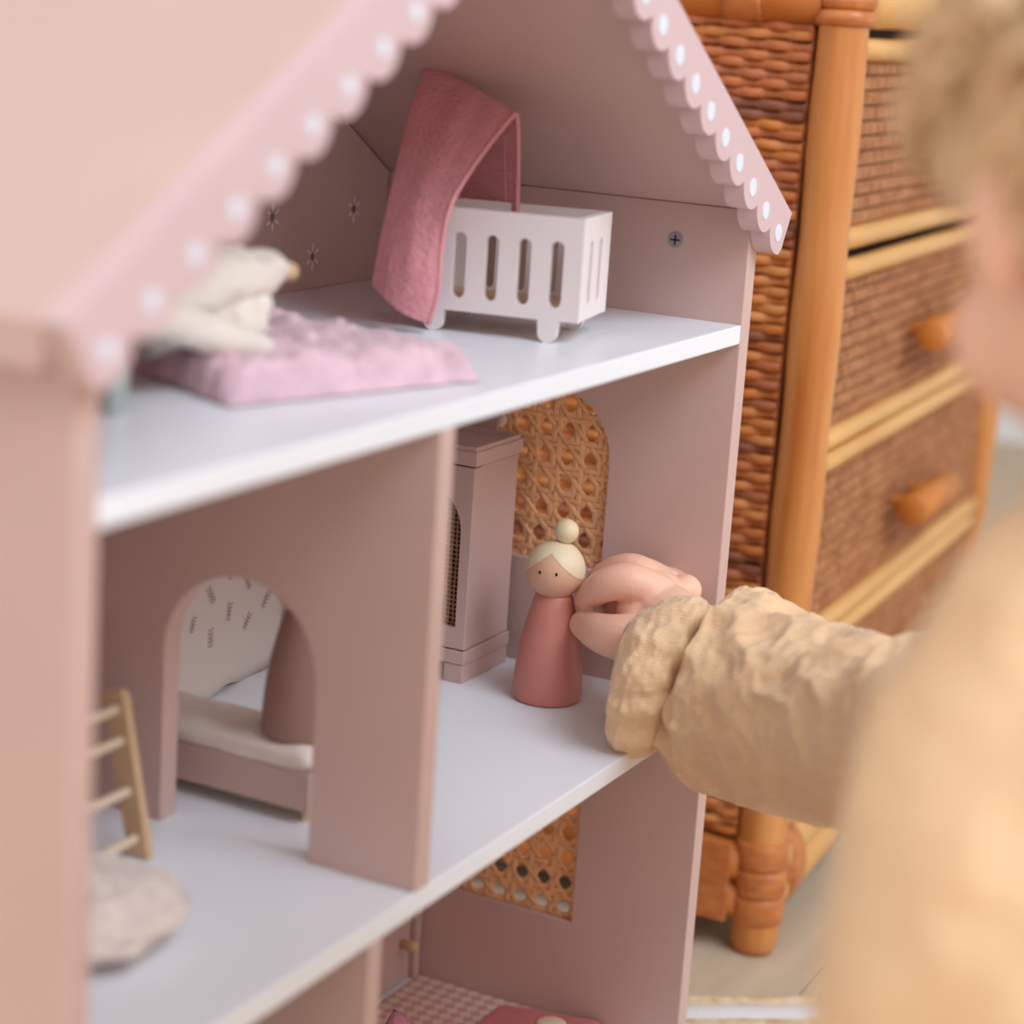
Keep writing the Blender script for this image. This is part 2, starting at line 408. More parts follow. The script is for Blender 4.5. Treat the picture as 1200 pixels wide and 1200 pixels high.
# wallpaper
bm = bmesh.new(); rows = []
for i in range(29):
    t = i/28; row = []
    for j in range(41):
        s = j/40; x = -P+.012+.22*s
        z = .0015+.2035*t
        cur = max(0, 1-t*9)
        lift = cur**2*.030*max(0, .84-s)
        z += cur**2*(.011*max(0, .84-s)+.003*noise.noise((s*9, 1, 2)))
        row.append((x, D-.0012-lift, z-.006*cur*(1-s)))
    rows.append(row)
grid(bm, rows); wp = tag(fin('wallpaper_sheet', bm, M['paper'], None, smooth=True), 'cream sprig patterned paper sheet curling off the back wall behind the arch', 'wallpaper'); solid(wp, .0004)
def sprig(x, z, a, s):
    bm = bmesh.new()
    def stroke(p, q, r):
        p = Vector(p); q = Vector(q); d = (q-p).normalized(); n = Vector((-d.y, d.x))*r
        vs = [bm.verts.new((v.x, D-.0019, v.y)) for v in (p, p*.5+q*.5+n, q, p*.5+q*.5-n)]; bm.faces.new(vs)
    c = Vector((x, z)); R2 = lambda ang, l: Vector((math.cos(ang)*l, math.sin(ang)*l))
    stroke(c-R2(a, .007*s), c+R2(a, .007*s), .0004)
    for k in range(-2, 3):
        b = c+R2(a, k*.0028*s)
        for sg in (-1, 1): stroke(b, b+R2(a+sg*1.0, .0042*s), .00045)
    o = fin('sprig_print', bm, M['print'], wp); return o
rr = random.Random(3)
for i in range(13):
    for j in range(7):
        x = -P+.018+i*.0175+rr.uniform(-.002, .002); z = .034+j*.0235+(i % 2)*.0115+rr.uniform(-.002, .002)
        if x < -.115 and z < .2: sprig(x, z, rr.uniform(.9, 2.2), rr.uniform(.72, .9))
# checked sheet
bm = bmesh.new(); box(bm, -.365, -.001, .03, .1849, ZL, ZL+.0006); ck = tag(fin('checked_sheet', bm, M['check']), 'pink and white checked paper sheet on the lowest dollhouse floor', 'floor sheet')

# ------------------------------------------------------------------ wardrobe
wx0, wx1, wy0, wy1 = -.0657, -.0095, .132, .1975
wd = thing('toy_wardrobe', ((wx0+wx1)/2, (wy0+wy1)/2, 0), 'tall pink toy wardrobe with an arched cane door beside the peg doll', 'wardrobe')
bm = bmesh.new(); box(bm, wx0+.0095, wx1, wy0+.0008, wy1, .0205, .1325); fin('body', bm, M['pink'], wd, bev=.0006)
bm = bmesh.new(); box(bm, wx0-.0008, wx1+.0005, wy0-.0008, wy1, .0118, .020); fin('plinth', bm, M['pink'], wd, bev=.0006)
for y in (wy0, wy1-.014):
    bm = bmesh.new(); box(bm, wx0-.0002, wx1, y, y+.013, 0, .0116); fin('foot', bm, M['pink'], wd, bev=.0006)
bm = bmesh.new(); plate(bm, [(wx0-.0012, wy0-.0015), (wx1+.0012, wy0-.0015), (wx1+.0012, wy1+.001), (wx0-.0012, wy1+.001)], [], XY, .1333, .1420); fin('top', bm, M['pink'], wd, bev=.0006)
bm = bmesh.new()
for q in ((wx0, wx1, wy0, wy0+.003), (wx0, wx1, wy1-.003, wy1), (wx0, wx0+.003, wy0+.003, wy1-.003), (wx1-.003, wx1, wy0+.003, wy1-.003)): box(bm, *q, .142, .1445)
fin('top_rim', bm, M['pink'], wd)
dc, dh = (wy0+wy1)/2, .0255
ah = [(dc+dh, .034)]+arc(dc, .0925, dh, 0, PI)+[(dc-dh, .034)]
bm = bmesh.new(); plate(bm, [(wy0, .0208), (wy1, .0208), (wy1, .1322), (wy0, .1322)], [ah], YZ, wx0, wx0+.0088); door = fin('door', bm, M['pink'], wd, bev=.0005)
bm = bmesh.new(); plate(bm, ah, [], YZ, wx0+.006, wx0+.008); q = fin('door_backing', bm, M['dark'], door); q.matrix_parent_inverse = Matrix.Identity(4)
bm = bmesh.new()
def inD(y, z): return z > .034 and ((abs(y-dc) < dh) if z < .0925 else math.hypot(y-dc, z-.0925) < dh)
for k in range(60):
    for (p, q) in (((wy0+k*.0028, .03), (wy0+k*.0028, .13)), ((wy0, .03+k*.0028), (wy1, .03+k*.0028))):
        run = []
        for i in range(80):
            t = i/79; y = p[0]+(q[0]-p[0])*t; z = p[1]+(q[1]-p[1])*t
            if inD(y, z): run.append((wx0+.004+.0004*math.sin(i*1.9+k*PI), y, z))
        if len(run) > 2: tube(bm, run[::3]+[run[-1]] if len(run) > 6 else run, .00055, 5)
q = fin('cane_panel', bm, M['cane_dark'], door, kind='stuff'); q.matrix_parent_inverse = Matrix.Identity(4)
for q in door.children: q.matrix_parent_inverse = Matrix.Identity(4)
bm = bmesh.new(); tube(bm, catmull([(wx1+.0012, .139, .020), (wx1+.0025, .136, .017), (wx1+.0022, .134, .011), (wx1+.001, .137, .006)]), .0005, 6); fin('cord', bm, M['dot'], wd, smooth=True)

# ------------------------------------------------------------------ peg dolls
def peg_body(c, name, m, parent):
    bm = bmesh.new()
    lathe(bm, [(.0005, 0), (.0185, 0), (.0200, .0008), (.0205, .0025), (.0206, .008), (.0202, .016), (.0192, .026), (.0176, .037), (.0152, .048), (.0128, .057), (.0112, .063), (.0095, .066), (.0005, .0665)], c, 48)
    return fin(name, bm, m, parent, smooth=True)
def peg_doll(c, m, label, hair):
    t = thing('peg_doll', c, label, 'doll')
    peg_body(c, 'body', m, t)
    hc = Vector(c)+Vector((0, 0, .0785)); r = .0173
    bm = bmesh.new(); ball(bm, hc, r, u=48, v=32); head = fin('head', bm, M['dollskin'], t, smooth=True)
    view = (CAM-hc).normalized(); view.z *= .3; view.normalize()
    fx = Matrix.Rotation(math.radians(-15), 3, 'Z') @ view     # facing direction
    fx.normalize(); rt = Vector((0, 0, 1)).cross(fx).normalized(); up = fx.cross(rt)
    if hair:
        bm = bmesh.new(); bmesh.ops.create_icosphere(bm, subdivisions=6, radius=1)
        kill = []
        for f in bm.faces:
            p = f.calc_center_median(); u, v, w_ = p.dot(rt), p.dot(up), p.dot(fx)
            if w_ > -.05 and v < .66-.85*abs(u)**1.0+.0*u: kill.append(f)
            elif v < -.55: kill.append(f)
        bmesh.ops.delete(bm, geom=kill, context='FACES')
        for v in bm.verts: v.co = hc+v.co*(r*1.012)
        fin('hair', bm, M['dollhair'], t, smooth=True)
        bm = bmesh.new(); ball(bm, hc+Vector((0, 0, r+.0062))+rt*.0042-fx*.002, .0073); fin('hair_bun', bm, M['dollhair'], t, smooth=True)
    for s in (-1, 1):
        bm = bmesh.new(); d = (fx+rt*(s*.30)+up*.02).normalized()
        ball(bm, hc+d*(r*1.0), 1, (.0005, .0008, .0011), None, 12, 8); fin('eye', bm, M['black'], t, smooth=True)
    return t
dollc = on(640.5, 817.5, 2, 0)
peg_doll((dollc.x, dollc.y, 0.0), M['terracotta'], 'terracotta peg doll with pale hair bun pinched by the child\'s fingers', True)
peg_doll((-.284, .1035, .0380), M['brownpink'], 'mauve brown peg doll standing on the toy bed behind the arch', True)

# ------------------------------------------------------------------ toy bed
bd = thing('toy_bed', (-.275, .15, 0), 'pink toy bed with cream mattress seen through the arched opening', 'bed')
bx0, bx1, by0, by1 = -.308, -.262, .083, .225
bm = bmesh.new(); box(bm, bx0, bx0+.005, by0, by1, .0070, .0268); fin('side_rail', bm, M['pink'], bd, bev=.0006)
bm = bmesh.new(); box(bm, bx1-.005, bx1, by0, by1, .0070, .0268); fin('side_rail', bm, M['pink'], bd, bev=.0006)
for y in (by0, by1-.005):
    bm = bmesh.new(); box(bm, bx0+.0052, bx1-.0052, y, y+.005, .0070, .0268); fin('end_rail', bm, M['pink'], bd, bev=.0006)
bm = bmesh.new(); box(bm, bx0+.005, bx1-.005, by0+.005, by1-.005, .010, .014); fin('slat_board', bm, M['wood'], bd)
for x in (bx0+.005, bx1-.011):
    for y in (by0+.002, by1-.011):
        bm = bmesh.new(); cyl(bm, (x+.003, y+.004, 0), (x+.003, y+.004, .0100), .0028, 14); fin('leg', bm, M['wood'], bd)
bm = bmesh.new(); rows = []
for i in range(34):
    t = i/33; row = []
    for k in range(40):
        a = 2*PI*k/40
        cx, cz = (bx0+bx1)/2, .0308
        hx, hz = (bx1-bx0)/2-.0004, .0046
        sx = math.copysign(abs(math.cos(a))**.45, math.cos(a)); sz = math.copysign(abs(math.sin(a))**.6, math.sin(a))
        e = min(1, math.sin(PI*min(max(t, .004), .996))*6)**.5
        y = by0+.001+(by1-by0-.002)*t
        nn = .0012*noise.noise((y*60, a*1.5, 3))
        row.append((cx+hx*sx*(.93+.07*e)+nn, y, max(.0270, cz+(hz+.0034*(1-t)+nn*1.2)*sz*e)))
    rows.append(row)
V = grid(bm, rows, True); bm.faces.new(V[0]); bm.faces.new(V[-1]); fin('mattress', bm, M['mattress'], bd, smooth=True)

# ------------------------------------------------------------------ crib
th_c = math.radians(11); c0 = Vector((-.1484, .0330, H1))
Lv = Vector((-math.sin(th_c), math.cos(th_c), 0)); Wv = Vector((math.cos(th_c), math.sin(th_c), 0))
LC, WC = .0955, .0566; zc0, zc1 = .0117, .0655
cb = thing('toy_crib', tuple(c0+Lv*LC/2+Wv*WC/2), 'small white toy crib with slotted sides on the attic floor', 'crib')
def slot(a, z0, z1, r):
    return [(a+r*math.cos(PI+PI*k/10), z0+r+r*math.sin(PI+PI*k/10)) for k in range(11)]+[(a+r*math.cos(PI*k/10), z1-r+r*math.sin(PI*k/10)) for k in range(11)]
def crib_long(off):
    out = []
    foot = lambda a: [(a-.0056, zc0), (a-.0052, .0052)]+[(a+.0052*math.cos(PI+PI*k/8), .0052+.0052*math.sin(PI+PI*k/8)) for k in range(1, 8)]+[(a+.0052, .0052), (a+.0056, zc0)]
    out = [(0, zc0)]+foot(.0163)+foot(LC-.0165)+[(LC, zc0), (LC, zc1), (0, zc1)]
    hs = [slot(.0135+.0176*k, .0185, .0530, .0036) for k in range(4)]
    bm = bmesh.new(); plate(bm, out, hs, lambda a, b, d: c0+Lv*a+Vector((0, 0, b))+Wv*d, off, off+.0048); return fin('slotted_side', bm, M['crib'], cb, bev=.0005)
crib_long(0); crib_long(WC-.0048)
for a in (0, LC-.0048):
    hs = [slot(WC/2+s*.0095, .0185, .0530, .0031) for s in (-1, 1)]
    bm = bmesh.new(); plate(bm, [(.005, zc0), (WC-.005, zc0), (WC-.005, zc1), (.005, zc1)], hs, lambda p, b, d: c0+Wv*p+Vector((0, 0, b))+Lv*d, a, a+.0048); fin('slotted_end', bm, M['crib'], cb, bev=.0005)
bm = bmesh.new(); plate(bm, [(.005, .005), (LC-.005, .005), (LC-.005, WC-.005), (.005, WC-.005)], [], lambda a, b, d: c0+Lv*a+Wv*b+Vector((0, 0, d)), .0145, .0175); fin('base_board', bm, M['wood'], cb)
# blanket draped over the crib
def edge_pts(L, axis=0): return catmull([on(x, y, 0, v) for x, y, v in L], 6)
bl = thing('knit_blanket', tuple(at(505, 240, 1.17)), 'dusty pink knitted blanket draped tall over the white crib', 'blanket')
Rt = edge_pts([(603, 133, -.120), (578, 163, -.134), (549, 203, -.156), (527, 243, -.180), (517, 290, -.183), (513, 340, -.182), (501, 379, -.176)])
Lt = edge_pts([(500, 72, -.105), (481, 125, -.130), (464, 195, -.158), (452, 250, -.178), (442, 300, -.184), (438, 322, -.185), (437, 333, -.185)])
bm = bmesh.new(); rows = []
nn_ = len(Rt)
for i in range(nn_):
    row = []
    for k in range(25):
        s = k/24; p = Lt[i].lerp(Rt[i], s)
        out_ = (CAM-p).normalized()
        p = p+out_*(.010*math.sin(PI*s)*(i/nn_))+out_*(.0022*noise.noise((s*4, i*.12, .5)))
        p.z += -.004*math.sin(PI*s)*(1 if i > nn_*.8 else 0)
        row.append(p)
    rows.append(row)
# rounded ridge, then the far flap inside the crib
Rf = edge_pts([(603, 133, -.120), (606, 139, -.113), (607, 180, -.108), (606, 235, -.108), (606, 262, -.108)])
Lf = edge_pts([(500, 72, -.105), (505, 80, -.098), (512, 140, -.090), (522, 225, -.090), (527, 262, -.090)])
frows = [[Lf[i].lerp(Rf[i], k/24) for k in range(25)] for i in range(len(Rf))]
allrows = list(reversed(frows))[:-1]+rows
grid(bm, allrows); o = fin('blanket_cloth', bm, M['felt'], bl, smooth=True); solid(o, .0022); sub(o, 2)
dt = bpy.data.textures.new('knit', 'CLOUDS'); dt.noise_scale = .0022
md = o.modifiers.new('d', 'DISPLACE'); md.texture = dt; md.strength = .0006; md.texture_coords = 'LOCAL'
bm = bmesh.new()
ed = [r[-1] for r in allrows]
tube(bm, [p+(CAM-p).normalized()*.0008 for p in ed], .0015, 8); fin('stitched_hem', bm, M['felt_edge'], bl, smooth=True)
bm = bmesh.new(); tube(bm, [Lf[i].lerp(Rf[i], .84)+(CAM-Rf[i]).normalized()*.0016 for i in range(2, len(Rf))], .0007, 6); fin('inner_seam', bm, M['felt_edge'], bl, smooth=True)
bm = bmesh.new(); c = at(481, 361, 1.128); box(bm, -.0004, .0004, -.0012, .0012, -.0032, .0032); 
for v in bm.verts: v.co = c+v.co
fin('stitch_mark', bm, M['dot'], bl)

# ------------------------------------------------------------------ plush mat
A = [Vector((-.2795, .0170)), Vector((-.418, .0610)), Vector((-.365, .168)), Vector((-.258, .165))]
bm = bmesh.new(); rows = []
n1, n2 = 70, 60
for i in range(n1+1):
    t = i/n1; row = []
    for j in range(n2+1):
        s = j/n2
        p = A[0].lerp(A[1], t).lerp(A[3].lerp(A[2], t), s)
        e = min(1, min(t, 1-t)*14)*min(1, min(s, 1-s)*12)
        e = math.sin(e*PI/2)
        z = H1+.0008++.0155*e**.6*(1+.34*noise.noise((p.x*60, p.y*60, 0))+.22*noise.noise((p.x*190, p.y*190, 2)))+.004*e*max(0, s-.45)*math.sin(t*7+1)
        row.append((p.x+.002*noise.noise((t*12, s*12, 5)), p.y+.002*noise.noise((t*12, s*12, 9)), z))
    rows.append(row)
grid(bm, rows); me = None
mt = tag(fin('plush_blanket', bm, M['fluff'], None, smooth=True), 'folded pale pink plush blanket on the attic floor under the cloth doll', 'blanket')
# ------------------------------------------------------------------ cloth doll in the attic
cl = thing('cloth_doll', (-.375, .1, H1+.013), 'cream cloth doll with a wooden hand lying on the pink plush blanket', 'doll')
def blob_tube(P, R, name, m, parent, amp=.0012, flat=(1, 1), n=28, fr=70):
    bm = bmesh.new(); pts = catmull(P, 7); m_ = len(pts); rs = []
    for i in range(m_):
        t = i/(m_-1)*(len(R)-1); k = min(int(t), len(R)-2); rs.append(R[k]+(R[k+1]-R[k])*(t-k))
    tube(bm, pts, rs, n, flat=flat)
    for v in bm.verts: v.co += Vector(noise.noise_vector(v.co*fr))*amp
    return fin(name, bm, m, parent, smooth=True)
yb = .098
q = lambda px, py, y=yb: on(px, py, 1, y)
sl = blob_tube([q(165, 335), q(220, 330), q(270, 322), q(315, 318), q(326, 318)], [.017, .015, .0125, .0085, .006], 'sleeve', M['muslin_cream'], cl, .0030, fr=95)
bm = bmesh.new(); tube(bm, [q(318, 318), q(332, 317), q(341, 318), q(344, 318)], [.0038, .0042, .0042, .0026], 16); hd = fin('wooden_hand', bm, M['wood'], cl, smooth=True)
blob_tube([q(170, 375, .115), q(220, 362, .11), q(262, 362, .105), q(288, 362, .105), q(293, 364, .105)], [.017, .017, .0155, .013, .009], 'dress_body', M['muslin_cream'], cl, .0032, fr=95)
blob_tube([q(150, 358, .085), q(205, 375, .085), q(260, 396, .085), q(305, 408, .085), q(325, 413, .085)], [.0085, .0088, .008, .0058, .002], 'dress_skirt', M['muslin_cream'], cl, .0012, (1, 1))
bm = bmesh.new(); ball(bm, q(110, 318, .12), .024); fin('head', bm, M['dollskin'], cl, smooth=True)
# small sage green block
bm = bmesh.new(); g = on(132, 484, 2, H1); box(bm, g.x-.0065, g.x+.0055, g.y-.004, g.y+.007, H1, H1+.028)
tag(fin('wooden_block', bm, M['sage'], bev=.001), 'small sage green wooden block at the left end of the attic floor', 'block')

# ------------------------------------------------------------------ ladder
lt = thing('toy_ladder', (-.40, .125, 0), 'small light wood toy ladder leaning beside the partition arch', 'ladder')
f0 = Vector((-.3825, .1225, .0)); f1 = Vector((-.3825, .1392, .0790)); dv = (f1-f0).normalized(); nv = Vector((0, dv.z, -dv.y))
for dx in (0, -.046):
    bm = bmesh.new(); pl = [(0, 0), (0.011, -.002)]
    LN = (f1-f0).length
    prof = [(-.0038, 0), (.0085, -.0018)]+[(.0085, LN-.003)]+[(.0065, LN), (-.0018, LN), (-.0038, LN-.003)]
    plate(bm, prof, [], lambda a, b, d: f0+Vector((d+dx, 0, 0))+nv*a+dv*b, -.0048, .0)
    for v in bm.verts: v.co.z = max(v.co.z, .0002)
    fin('stile', bm, M['wood'], lt, bev=.0006)
for s in (.010, .033, .057, .072):
    c = f0+dv*s+nv*.0022; bm = bmesh.new(); cyl(bm, c+Vector((-.054, 0, 0)), c+Vector((.0006-.0005, 0, 0)), .0024, 12); fin('rung', bm, M['wood_pale'], lt, smooth=False)
# plush pouf
bm = bmesh.new(); g = ball(bm, (0, 0, 0), 1, u=90, v=60)
for v in g:
    d = v.co.normalized(); s = 1+.10*noise.noise(d*3)+.07*noise.noise(d*8+Vector((3, 1, 2)))+.035*noise.noise(d*20)
    rr_ = Vector((.047, .043, .0150)); v.co = Vector((-.472+d.x*rr_.x*s, .091+d.y*rr_.y*s, .0145+max(-.014, d.z*rr_.z*s)))
tag(fin('plush_cushion', bm, M['beige_fur'], smooth=True), 'fluffy beige plush cushion on the middle floor under the ladder', 'cushion')

# ------------------------------------------------------------------ lower room cupboard, mat, cushion
cp = thing('toy_cupboard', (-.09, .21, ZL+.0006), 'pink toy cupboard with a round wooden knob in the lower room', 'cupboard')
cy = .185; zt_ = ZL+.0006; za = -.105
bm = bmesh.new(); box(bm, -.115, -.001, cy+.0075, cy+.05, zt_, za); fin('carcass', bm, M['pink'], cp)
bm = bmesh.new(); box(bm, -.0085, -.001, cy, cy+.0073, zt_, za); fin('stile', bm, M['pink'], cp, bev=.0005)
bm = bmesh.new(); box(bm, -.062, -.0550, cy, cy+.0073, zt_, za); fin('stile', bm, M['pink'], cp, bev=.0005)
bm = bmesh.new(); box(bm, -.054, -.0095, cy+.0035, cy+.0073, zt_+.001, za-.001); dr = fin('door', bm, M['pink'], cp, bev=.0005)
kc = on(479, 1108, 1, cy-.002)
bm = bmesh.new(); tube(bm, [(kc.x, cy+.004, kc.z), (kc.x, cy-.001, kc.z), (kc.x, cy-.003, kc.z), (kc.x, cy-.0075, kc.z), (kc.x, cy-.009, kc.z)], [.0025, .0028, .0042, .0042, .0028], 18)
k_ = fin('knob', bm, M['wood'], dr, smooth=True); k_.matrix_parent_inverse = Matrix.Identity(4)
md_ = thing('padded_mat', (-.05, .07, ZL), 'dusty red padded mat with a cream button in the lower room', 'mat')
B = [on(588, 1173, 2, ZL+.006), on(719, 1196, 2, ZL+.006)]
e0, e1 = B[0], B[1]; dirx = Vector((-1, 0.02, 0)).normalized()
bm = bmesh.new(); rows = []
for i in range(41):
    t = i/40; row = []
    for j in range(41):
        s = j/40; p = e0.lerp(e1, t)+dirx*(.115*s); e = min(1, min(t, 1-t)*9)*min(1, min(s, 1-s)*9); e = math.sin(e*PI/2)
        d = math.hypot(p.x+.0275, p.y-.0745); row.append((p.x-.002, p.y, ZL+.0012+.0085*e**.6*(1-.35*math.exp(-(d/.009)**2))+.0006*noise.noise(p*120)))
    rows.append(row)
grid(bm, rows); fin('pad', bm, M['redfab'], md_, smooth=True)
bc = on(646, 1199, 2, ZL+.0095)
bm = bmesh.new(); lathe(bm, [(.0005, -.002), (.0085, -.002), (.0095, -.001), (.0095, 0), (.0080, .0008), (.0005, .0010)], bc, 28); fin('button', bm, M['button'], md_, smooth=True)
bm = bmesh.new(); rows = []; cc = on(463, 1200, 2, ZL+.012)
for i in range(25):
    u = -1+2*i/24; row = []
    for j in range(25):
        v = -1+2*j/24; h = max(0, (1-abs(u)**2.5)*(1-abs(v)**2.5))**.5
        row.append((u*.022, h*.009, v*.022))
    rows.append(row)
V1 = grid(bm, rows); V2 = grid(bm, [[(x, -y, z) for x, y, z in r] for r in rows]); bmesh.ops.remove_doubles(bm, verts=bm.verts, dist=.0001)
rot = Matrix.Rotation(math.radians(-35), 3, 'Z') @ Matrix.Rotation(math.radians(-25), 3, 'X') @ Matrix.Rotation(math.radians(42), 3, 'Y')
for v in bm.verts: v.co = rot @ v.co
tip = on(462, 1182, 1, .10); mz = max(v.co.z for v in bm.verts); mv = [v.co.copy() for v in bm.verts if v.co.z == mz][0]
lowz = min(v.co.z for v in bm.verts)
tgt = Vector((tip.x, tip.y, tip.z))
for s_ in range(60):       # slide back until the lowest point rests on the sheet
    yy = .03+.15*s_/60; tip = on(462, 1182, 1, yy)
    if tip.z-mz+lowz < ZL+.0012: tgt = tip; break
for v in bm.verts: v.co += tgt-mv
tag(fin('throw_cushion', bm, M['mauvefab'], smooth=True), 'mauve toy throw cushion standing on its corner in the lower room', 'cushion')

# ------------------------------------------------------------------ rattan dresser
F0 = on(882, 1112, 2, ZF)
RZ = Matrix.Translation(F0) @ Matrix.Rotation(th, 4, 'Z')
ds = thing('rattan_dresser', tuple(F0+Vector((.29, .2, 0))), 'orange rattan chest of drawers with woven panels behind the dollhouse', 'dresser')
def loc(bm):
    for v in bm.verts: v.co = RZ @ v.co
def dfin(name, bm, m, parent=None, **k):
    loc(bm); p = parent or ds; o = fin(name, bm, m, p, **k)
    if parent: o.matrix_parent_inverse = Matrix.Identity(4)
    return o
DW, DD, DH = .565, .38, .675
for (x, y) in ((0, 0), (DW, 0), (0, DD), (DW, DD)):
    bm = bmesh.new()
    pts = [(x+.0010*math.sin(z*9+x), y+.001*math.cos(z*7), z) for z in [.028+i*.643/24 for i in range(25)]]
    tube(bm, pts, [.0168+.0006*math.sin(i*1.3) for i in range(25)], 28); dfin('post', bm, M['post'], smooth=True)
    bm = bmesh.new(); lathe(bm, [(.010, 0), (.0145, .001), (.0168, .007), (.0175, .022), (.0170, .032)], (x, y, 0), 28); dfin('foot', bm, M['rubber'] if 0 else M['post'], smooth=True)
    for g_ in range(3):
        z = .034+.0205*g_
        bm = bmesh.new(); lathe(bm, [(.0176, z-.0103), (.0187, z-.0092), (.0191, z-.004), (.0192, z+.003), (.0188, z+.0090), (.0177, z+.0103)], (x, y, 0), 32); dfin('rattan_binding', bm, M['bind'], smooth=True)
    for g_ in range(4):
        z = .651+.0105*g_
        bm = bmesh.new(); lathe(bm, [(.0172, z-.0055), (.0195, z-.0038), (.0206, z), (.0195, z+.0038), (.0172, z+.0055)], (x, y, 0), 32); dfin('rattan_binding', bm, M['bind'], smooth=True)
# rails
def rail(p, q, r, m, name='rail', n=22, parent=None):
    bm = bmesh.new(); P_ = [Vector(p).lerp(Vector(q), i/12) for i in range(13)]
    tube(bm, P_, [r*(1+.02*math.sin(i*2.3)) for i in range(13)], n); return dfin(name, bm, m, parent, smooth=True)
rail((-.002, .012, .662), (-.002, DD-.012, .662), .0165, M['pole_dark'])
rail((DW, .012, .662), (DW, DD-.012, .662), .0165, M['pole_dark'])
rail((.012, -.003, .662), (DW-.012, -.003, .662), .0170, M['pole_lit'])
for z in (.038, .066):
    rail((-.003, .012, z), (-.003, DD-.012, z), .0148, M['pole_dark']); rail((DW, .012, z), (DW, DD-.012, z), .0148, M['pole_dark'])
for z in (.040, .068): rail((.012, -.002, z), (DW-.012, -.002, z), .0140, M['pole_lit'])
# wide binding wraps on the side rails
def wrap(y0, y1, z, r, x=-.003):
    bm = bmesh.new(); P_ = [Vector((x, y0+(y1-y0)*i/10, z)) for i in range(11)]
    tube(bm, P_, [r*(1+.035*math.sin(PI*(i % 2))) if 0 < i < 10 else r*.99 for i in range(11)], 22); dfin('rail_wrap', bm, M['bind'], smooth=True)
for z, r in ((.662, .0178), (.052, .0165)): wrap(.052, .078, z, r)
bm = bmesh.new(); box(bm, -.0200, -.0165, .017, .062, .024, .083); dfin('wrap_band', bm, M['bind'], bev=.001)
for x0, x1 in ((.022, .045),):
    bm = bmesh.new(); P_ = [Vector((x0+(x1-x0)*i/6, -.002, .054)) for i in range(7)]; tube(bm, P_, [.030]*7, 24, flat=(.62, 1)); dfin('wrap_band', bm, M['bind'], smooth=True)
# carcass (dark inside)
bm = bmesh.new(); box(bm, .004, DW-.004, .006, DD-.006, .085, .645); dfin('carcass', bm, M['backing'])
bm = bmesh.new(); box(bm, .0, DW, .0, DD, .665, .676); dfin('top_board', bm, M['weavefront'])
# woven side panel, one strand per row
stake = .0155; y0, y1 = .0185, DD-.014; rowp = .0064
for k in range(11 if 0 else int((y1-y0)/stake)):
    pass
meshes = {}
nrow = int((.640-.084)/rowp)+2; nseg = int((y1-y0)/stake)*5
rw = random.Random(11)
for r_ in range(nrow):
    z = .087+rowp*r_; ph = r_ % 2; var = rw.choice([0, 1, 2])
    key = (ph, var)
    if key not in meshes:
        bm = bmesh.new(); rv = random.Random(var*7+ph); pts = []
        for i in range(nseg+1):
            y = y0+(y1-y0)*i/nseg; wv = math.sin(PI*(y-y0)/stake+PI*ph)
            pts.append((-.0044-.0023*wv, y, .0007*math.sin(y*40+var*2)+.00035*rv.uniform(-1, 1)))
        tube(bm, pts, .0035, 8, flat=(.55, 1.0), up=Vector((0, 0, 1))); loc0 = None
        # orientation: a = t x up (sideways), b = vertical
        bmesh.ops.recalc_face_normals(bm, faces=bm.faces); me = bpy.data.meshes.new('woven_strand'); bm.to_mesh(me); bm.free()
        for p_ in me.polygons: p_.use_smooth = True
        me.materials.append(WEFT[0]); meshes[key] = me
    o = bpy.data.objects.new('woven_strand', meshes[key]); COL.objects.link(o); o.parent = ds; o.matrix_parent_inverse = Matrix.Translation(-ds.location)
    o.matrix_basis = RZ @ Matrix.Translation((0, 0, z))
    t = noise.noise((r_*.35, 3.1, 0))
    mcol = WDARK if (r_ in (78, 79, 66, 67, 55, 43, 30, 31, 18)) else WEFT[(int(abs(t)*40)+rw.randint(0, 1)) % 6]
    if r_ > nrow-9: mcol = WEFT[rw.choice([3, 4, 3, 0])]
    o.material_slots[0].link = 'OBJECT'; o.material_slots[0].material = mcol
for k in range(int((y1-y0)/stake)+1):
    y = y0+stake*(k)
    bm = bmesh.new(); cyl(bm, (-.0035, y, .084), (-.0035, y, .642), .0016, 6); dfin('stake', bm, WDARK)
bm = bmesh.new(); box(bm, -.0018, .003, y0-.002, y1, .082, .644); dfin('side_backing', bm, M['backing'])
# drawers
def weave_patch(x0, x1, z0, z1, y):
    bm = bmesh.new(); pz, px_ = .0096, .0048
    nz = int((z1-z0)/pz); nx = int((x1-x0)/px_)
    for i in range(nz):
        za_ = z0+(z1-z0)*i/nz; zb = z0+(z1-z0)*(i+1)/nz
        for k in range(nx):
            xa = x0+(x1-x0)*k/nx; xb = x0+(x1-x0)*(k+1)/nx; h = .0016+.0011*((i+k//2) % 2)+rw.uniform(-.0002, .0002)
            g1, g2 = .0004, .0011
            q = [(xa+g1, y, za_+g2*.5), (xb-g1, y, za_+g2*.5), (xb-g1, y, zb-g2*.5), (xa+g1, y, zb-g2*.5)]
            lo = [bm.verts.new(p) for p in q]
            hi = [bm.verts.new((p[0]+(.0008 if j in (0, 3) else -.0008), y-h, p[2]+(.0016 if j < 2 else -.0016))) for j, p in enumerate(q)]
            bm.faces.new(hi)
            for j in range(4): bm.faces.new((lo[j], lo[(j+1) % 4], hi[(j+1) % 4], hi[j]))
    return bm
drs = [(.6315, .507), (.4855, .3685), (.3525, .2290), (.2140, .0960)]
xa, xb = .0175, DW-.0175
